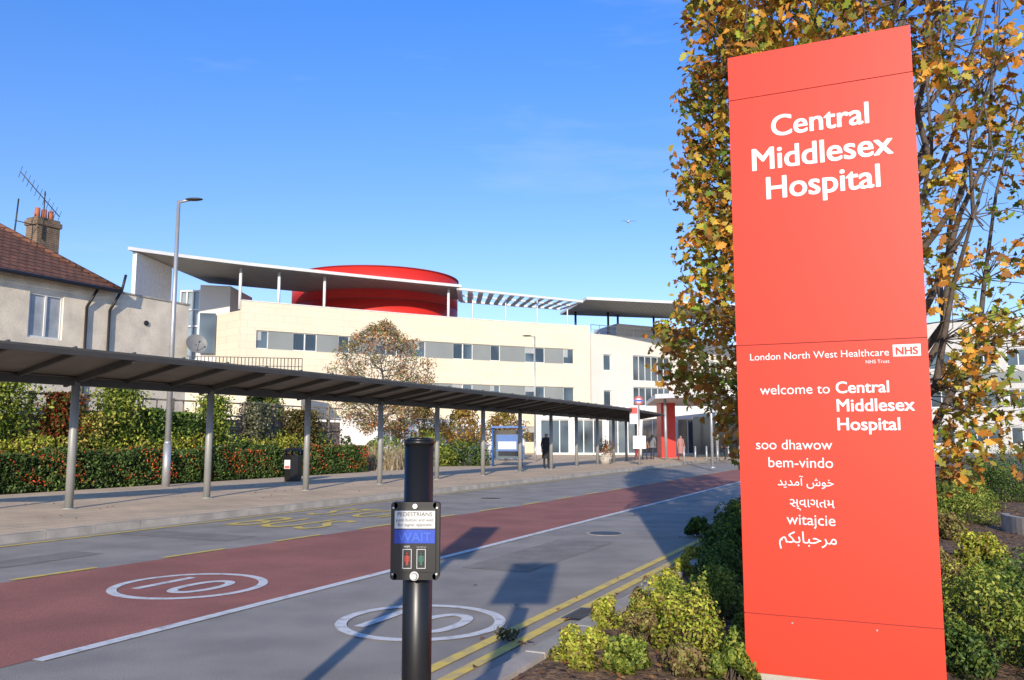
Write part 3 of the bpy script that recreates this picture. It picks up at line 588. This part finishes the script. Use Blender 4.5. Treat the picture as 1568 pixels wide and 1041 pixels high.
# ---------------------------------------------------------------- trees
def tree(name,base,zb0,zt,prof,nl,ncl,lpc,lsz,pal,wts,tr0,dens=None,clr=.28,bark=None,tmpl=RH,steep=.75,zlow=.8,tw=.006):
    e=empty(name); b=B(); bx,by=base; H=zt
    tp=[Vector((bx+rng.normal()*.03*i,by+rng.normal()*.03*i,zb0+(H*.85-zb0)*i/8)) for i in range(9)]
    for i in range(8): b.cyl(tp[i],tp[i+1],tr0*(1-i/8.5),tr0*(1-(i+1)/8.5),n=10,cap=False)
    limbs=[]
    for k in range(nl):
        z0=zlow+(H*.75-zlow)*((k+rng.random())/nl)**1.1; a=k*2.4+rng.normal()*.3; f=float(np.clip((z0-zb0)/(H*.85-zb0),0,.99))
        p=tp[int(f*8)].lerp(tp[int(f*8)+1],f*8-int(f*8)); ln=(H-z0)*rng.uniform(.35,.6)+.4; pts=[p]; ns=7
        for i in range(1,ns+1):
            s_=i/ns; z=p.z+ln*(s_**(1.0+steep*.5)); rad=prof(z)*min(1,(s_**.6))*rng.uniform(.8,1.0)
            pts.append(Vector((bx+math.cos(a)*rad+rng.normal()*.06,by+math.sin(a)*rad+rng.normal()*.06,z)))
            a+=rng.normal()*.09
        r0=tr0*.38*(1-.5*f)
        for i in range(ns): b.cyl(pts[i],pts[i+1],max(tw,r0*(1-i/ns)),max(tw,r0*(1-(i+1)/ns)),n=6,cap=False)
        limbs.append(pts)
    P=[];Nn=[];C=[]
    A=np.array([tuple(q) for l in limbs for q in l[1:]])
    cnt=0;tries=0
    while cnt<ncl and tries<ncl*6:
        tries+=1
        z=rng.uniform(zlow+.1,H); a=rng.uniform(0,6.283); rad=prof(z)*rng.uniform(.15,1)**.4
        c=np.array([bx+math.cos(a)*rad,by+math.sin(a)*rad,z])
        keep=1.0 if not dens else dens(c)
        if rng.random()>max(keep,.55 if dens and dens(c)<1 else 0): continue
        dd=np.linalg.norm(A-c,axis=1)+np.maximum(0,A[:,2]-c[2])*1.5; j=int(dd.argmin()); q=A[j]
        if dd[j]>1.6*max(.8,prof(z)*.5): continue
        mid=(q+c)/2+rng.normal(size=3)*.06; b.cyl(tuple(q),tuple(mid),tw*1.5,tw,n=4,cap=False); b.cyl(tuple(mid),tuple(c),tw,tw*.5,n=3,cap=False)
        cnt+=1
        if keep<1 and rng.random()>keep/.55: continue   # bare twig
        m_=int(lpc*rng.uniform(.5,1.5)); off=rng.normal(size=(m_,3)); off/=np.linalg.norm(off,axis=1)[:,None]; off*=clr*rng.uniform(.2,1,(m_,1))**.5
        P.append(c+off); hue=np.array([1,1,1]) if rng.random()<.7 else np.array([.62,1.0,.8]); cc_=pick(pal,m_,wts,.25)*rng.uniform(.6,1.2)*hue; C.append(cc_)
        Nn.append(off/np.linalg.norm(off,axis=1)[:,None]+np.array([0,0,.3]))
    b.build('trunk_and_limbs',[bark or BARK],e)
    P=np.concatenate(P);C=np.concatenate(C);Nn=np.concatenate(Nn)
    leafmesh('crown_leaves',P,lsz,C,LEAF,tmpl,Nn,1.0,e); return e
AUT=[(.75,.36,.05),(.62,.24,.04),(.55,.45,.07),(.28,.28,.05),(.34,.14,.03),(.85,.48,.09)]
pf=lambda z:float(np.interp(z,[.8,1.3,2,2.8,3.6,4.5,6,7.5,9.5,11],[.6,1.5,2.2,2.5,2.1,2.12,2.15,2.0,1.3,.2]))
def dn(c):
    lx=c[0]-4.3
    return 1.0 if lx<-.8 else float(np.interp(lx,[-.8,.2,2.2],[.8,.30,.22]))
tree('oak_tree',(4.32,10.4),.1,11,pf,50,1350,28,.064,AUT,[.24,.2,.18,.16,.14,.08],.17,dn,.25,tmpl=OAK)
pr=lambda z:float(np.interp(z,[1.8,2.6,4,5.5,6.8,7.7],[.6,2.0,3.1,2.9,1.8,.2]))
tree('autumn_tree',(-7.0,45.5),.1,7.7,pr,34,600,20,.065,[(.62,.26,.10),(.66,.34,.14),(.42,.2,.1),(.42,.40,.14)],None,.16,None,.35,BARKG,zlow=1.9,tw=.014)
for x,y,h,r in((-5.5,52,3.6,1.8),(-3.0,53,3.4,1.6),(-.4,54,3.4,1.5)):
    pr2=lambda z,r=r,h=h:float(np.interp(z,[1,1.6,h*.7,h],[.3,r,r*.9,.2]))
    tree('small_autumn_tree',(x,y),.1,h,pr2,10,110,26,.085,[(.5,.25,.03),(.42,.18,.03),(.3,.22,.04),(.55,.35,.05)],None,.08,None,.4,zlow=1.0,tw=.012)
for x,y,h,r in((-46,78,9,4),(-38,92,8,4),(70,120,12,6),(-13.5,46,4.6,1.5),(-16,38,4.2,1.5),(-19.5,31,4.0,1.5),(-12,41,3.8,1.2)):
    pr2=lambda z,r=r,h=h:float(np.interp(z,[1,2,h*.6,h],[.3,r*.8,r,.2]))
    tree('background_tree',(x,y),.1,h,pr2,12,160,26,.16 if h>5 else .08,[(.14,.2,.04),(.26,.28,.06),(.36,.26,.07)],None,.2,None,.8 if h>5 else .4,zlow=1.2,tw=.02)
# ---------------------------------------------------------------- street furniture
b=B(); dg_=R(2.2,-.2)
b.box(dg_,D,N,(-.26,.26),(-.17,.17),(.002,.012),0)
for k in range(6): b.box(dg_,D,N,(-.22+k*.075,-.19+k*.075),(-.14,.14),(.0125,.020),1)
b.build('drain_grate',[BLACKM,DARK])
for t_,o_ in((8.5,-2.2),(15,-7.6)):
    q=R(t_,o_); b=B(); b.cyl(q+ZV*.005,q+ZV*.011,.34,n=32); b.cyl(q+ZV*.0115,q+ZV*.014,.27,n=32,m=1); b.build('manhole_cover',[KERB,DARK])
b=B()
for t0_,t1_,o0_,o1_ in((4.2,7.4,-2.6,-1.7),(-2,3.2,-8.3,-7.7),(11,19,-1.5,-1.1),(5,5.7,-9.5,-7.2)): b.face([R(t0_,o0_,.0045),R(t0_,o1_,.0045),R(t1_,o1_,.0045),R(t1_,o0_,.0045)])
b.build('asphalt_repair_patch',[mat('asphalt_patch',(.33,.30,.265),.9,.25,2.5,.5,200,speck=.3,speckscale=100)])
e=empty('litter_bin'); b=B(); q=Vector((-7.5,29.4,0))
b.cyl(q+ZV*.118,q+ZV*.95,.29,.31,n=8,sm=False); b.cyl(q+ZV*.95,q+ZV*1.0,.34,.34,n=8,sm=False)
for k in range(8):
    a=math.pi/4*k+.39; v=Vector((math.cos(a)*.29,math.sin(a)*.29,0)); b.cyl(q+v+ZV*1.0,q+v+ZV*1.15,.03,n=6)
b.cyl(q+ZV*1.15,q+ZV*1.24,.34,.26,n=8,sm=False)
b.box(q,X,Y,(-.22,-.02),(-.325,-.30),(.55,.85),1); b.box(q,X,Y,(-.2,-.04),(-.33,-.326),(.57,.65),2)
b.build('bin_body',[BLACKM,LBL,REDM],e)
e=empty('bus_stop_sign'); b=B(); q=Vector((6.95,46.7,0)); b.cyl(q+ZV*.11,q+ZV*3.4,.05,n=10,m=0)
b.box(q,X,Y,(-.5,-.06),(-.03,.03),(2.35,3.3),1); b.box(q,X,Y,(-.48,-.08),(-.035,-.031),(2.9,3.25),2)
for k in range(24):
    a0=2*math.pi*k/24;a1=2*math.pi*(k+1)/24; c=lambda a,r:(q.x+math.cos(a)*r,q.y-.02,3.62+math.sin(a)*r)
    b.face([c(a0,.14),c(a0,.24),c(a1,.24),c(a1,.14)][::-1],2); b.face([(q.x,q.y-.02,3.62),c(a0,.14),c(a1,.14)],1)
b.box(q,X,Y,(-.27,.27),(-.04,-.025),(3.57,3.67),3); b.box(q,X,Y,(-.35,.35),(-.06,-.052),(1.0,1.7),1)
b.build('flag_and_pole',[METAL,SWH,REDM,mat('sign_blue',(.03,.08,.4),.4)],e)
BL=mat('blue_panel',(.03,.13,.4),.4); e=empty('bus_shelter'); b=B(); q=Vector((-1.0,44.5,0))
for a in(0,1.5):
    for c in(0,.9): b.cyl(q+X*a+Y*c+ZV*.11,q+X*a+Y*c+ZV*2.1,.05,n=8,m=0)
b.box(q,X,Y,(-.1,1.65),(-.15,1.1),(2.1,2.2),1); b.box(q,X,Y,(.06,1.44),(.88,.92),(.5,2.0),2); b.box(q,X,Y,(.2,1.3),(.02,.06),(.9,1.75),1); b.box(q,X,Y,(.28,1.22),(.005,.018),(1.0,1.4),3)
b.box(q,X,Y,(1.36,1.5),(.06,.85),(.2,2.0),1)
b.build('shelter_frame',[BL,BL,GLASS,LBL],e)
for k in range(7):
    q=Vector((10.2+k*.75,50.8+k*.35,0)); b=B(); b.cyl(q+ZV*.11,q+ZV*1.05,.055,n=10); b.cyl(q+ZV*1.05,q+ZV*1.1,.055,.03,n=10); b.cyl(q+ZV*.9,q+ZV*.94,.062,n=10); b.build('bollard',[METAL])
e=empty('flower_planter'); b=B(); q=Vector((5.3,48.6,0)); b.cyl(q+ZV*.11,q+ZV*.55,.25,.38,n=14); b.cyl(q+ZV*.55,q+ZV*.62,.41,n=14)
b.cyl(q+ZV*.6,q+ZV*1.5,.04,n=8); b.build('pot',[KERB],e)
P=np.array([q.x,q.y,1.0])+rng.normal(size=(700,3))*np.array([.25,.25,.28]); leafmesh('flowers',P,.05,pick([(.5,.04,.04),(.1,.18,.03),(.5,.2,.03),(.06,.12,.02)],700),LEAF,parent=e)
# traffic signal and road sign standing beside / behind the photographer
e=empty('traffic_signal'); b=B(); q=Vector((-1.72,1.6,0)); b.cyl(q,q+ZV*3.4,.057,n=16); b.box(q,X,Y,(-.16,.16),(-.3,-.07),(3.3,4.3)); b.box(q,X,Y,(-.25,.25),(-.09,-.072),(3.15,4.45))
for k,z in enumerate((4.1,3.8,3.5)): b.cyl(q+Vector((0,-.3,z)),q+Vector((0,-.42,z+.02)),.1,n=16,m=1+k)
b.build('signal_head',[BLACKM,mat('lens_red',(.3,.02,.02),.3),mat('lens_amber',(.4,.2,.02),.3),mat('lens_green',(.02,.25,.1),.3)],e)
e=empty('road_sign'); b=B(); q=Vector((-.72,-.2,0)); b.cyl(q,q+ZV*3.6,.038,n=14); b.box(q,X,Y,(-.29,.29),(-.06,-.04),(2.75,3.6),1); b.box(q,X,Y,(-.27,.27),(-.065,-.061),(2.77,3.58),2); b.build('pole_and_plate',[METAL,METAL,BL],e)
e=B(); q=Vector((7.7,55,15.8))
for s_ in(-1,1): e.face([q+Vector((0,.1,0)),q+Vector((s_*.3,.05,.08)),q+Vector((s_*.3,-.08,.08)),q+Vector((0,-.1,0))]); e.face([q+Vector((s_*.3,.05,.08)),q+Vector((s_*.62,-.05,0)),q+Vector((s_*.3,-.08,.08))])
e.ball(q,.08,0,8,6,(1,2.6,.9)); e.build('seagull',[WHITE])
# ---------------------------------------------------------------- people
SKIN=mat('skin',(.35,.2,.14),.6); HAIR=mat('hair',(.02,.014,.01),.7); SHOE=mat('shoe',(.02,.02,.02),.5)
def person(x,y,h,coat,trou,yaw,stride=.12,long=False,z=.117):
    s=h/1.72
    J={'pel':((0,0,.93),.125),'sp':((0,.0,1.12),.12),'ch':((0,-.01,1.32),.14),'nk':((0,0,1.47),.055),'hd0':((0,-.01,1.56),.075),'hd1':((0,-.015,1.65),.085),
    'sl':((.17,0,1.40),.06),'el':((.24,.02,1.14),.042),'wl':((.25,-.08,.92),.03),'hl':((.25,-.10,.84),.035),'sr':((-.17,0,1.40),.06),'er':((-.24,.04,1.14),.042),'wr':((-.24,-.02,.92),.03),'hr':((-.24,-.03,.84),.035),
    'hpl':((.09,0,.86),.09),'kl':((.10,-stride*.8,.48),.06),'al':((.10,-stride,.09),.042),'fl':((.10,-stride-.14,.045),.038),'hpr':((-.09,0,.86),.09),'kr':((-.10,stride*.3,.48),.06),'ar':((-.10,stride*1.2,.09),.042),'fr':((-.10,stride*1.2-.14,.045),.038)}
    for sd_ in('l','r'):
        hx,hy,hz=J['h'+sd_][0]; sg_=1 if sd_=='l' else -1
        for i,(dx,ln) in enumerate(((-.02,.06),(-.007,.075),(.007,.072),(.02,.055))): J['f%d%s'%(i,sd_)]=((hx+dx*.3,hy-.012+dx,hz-ln),.009)
        J['th'+sd_]=((hx-sg_*.01,hy-.05,hz-.02),.011)
    E=[('pel','sp'),('sp','ch'),('ch','nk'),('nk','hd0'),('hd0','hd1'),('ch','sl'),('sl','el'),('el','wl'),('wl','hl'),('ch','sr'),('sr','er'),('er','wr'),('wr','hr'),('pel','hpl'),('hpl','kl'),('kl','al'),('al','fl'),('pel','hpr'),('hpr','kr'),('kr','ar'),('ar','fr')]
    for sd_ in'lr': E+=[('h'+sd_,'f%d%s'%(i,sd_)) for i in range(4)]+[('h'+sd_,'th'+sd_)]
    ks=list(J); me=bpy.data.meshes.new('p'); me.from_pydata([J[k][0] for k in ks],[(ks.index(a),ks.index(c)) for a,c in E],[]); o=bpy.data.objects.new('p',me); COL.objects.link(o)
    o.modifiers.new('s','SKIN')
    for i,k in enumerate(ks):
        r=J[k][1]*(1.15 if k in('pel','sp','ch','sl','sr','el','er') else 1); me.skin_vertices[0].data[i].radius=(r*(1.25 if k in('ch','sp','pel') else 1),r*(.85 if k in('ch','sp') else 1)); me.skin_vertices[0].data[i].use_root=(k=='pel')
    o.modifiers.new('u','SUBSURF').levels=2
    dg=bpy.context.evaluated_depsgraph_get(); dg.update(); nm=bpy.data.meshes.new_from_object(o.evaluated_get(dg)); bpy.data.objects.remove(o)
    e=empty('person'); nm.materials.clear()
    for q in(SKIN,coat,trou,HAIR,SHOE): nm.materials.append(q)
    for p in nm.polygons:
        c=p.center; p.use_smooth=True
        p.material_index=4 if c.z<.1 else 3 if (c.z>1.66 or (c.z>1.53 and c.y>.02)) else 0 if (c.z>1.47 or (abs(c.x)>.2 and c.z<.93)) else 1 if (c.z>.82) else 2
    bo=bpy.data.objects.new('body',nm); COL.objects.link(bo); bo.parent=e
    b=B(); hem=.48 if long else .78; n=18; prv=None
    for zz_,ra,rb_ in((1.0,.17,.135),(.85,.195,.155),(hem,.215,.18)):
        ring=[Vector((math.cos(2*math.pi*k/n)*ra,math.sin(2*math.pi*k/n)*rb_,zz_)) for k in range(n)]
        if prv:
            for k in range(n): b.face([ring[k],ring[(k+1)%n],prv[(k+1)%n],prv[k]],0,True)
        prv=ring
    b.build('coat_hem',[coat],e)
    b=B(); b.ball((0,-.1,1.60),.016,0,8,6); b.ball((.03,-.088,1.63),.008,1,6,4); b.ball((-.03,-.088,1.63),.008,1,6,4); b.ball((.085,-.01,1.61),.02,0,8,6,(.5,1,1.4)); b.ball((-.085,-.01,1.61),.02,0,8,6,(.5,1,1.4))
    b.build('face_features',[SKIN,HAIR],e)
    e.location=(x,y,z); e.scale=(s,s,s); e.rotation_euler=(0,0,yaw); return e
cB=mat('coat_black',(.02,.02,.022),.8); cT=mat('coat_tan',(.3,.18,.1),.8); cP=mat('coat_rose',(.42,.2,.17),.8); cG=mat('coat_grey',(.18,.18,.2),.8); tD=mat('trousers_dark',(.03,.035,.05),.8); tR=mat('trousers_red',(.3,.03,.03),.8)
person(1.65,41.3,1.75,cB,cB,.5,.03,True); person(8.9,57.5,1.7,cT,tD,.2); person(9.6,58.6,1.75,cG,tD,2.8); person(10.95,55.5,1.68,cP,tR,.4,.15,True); person(14.2,57,1.75,cB,tD,-1); person(8.2,56.2,1.6,cG,tR,1.2)
print('done',len(bpy.data.objects))
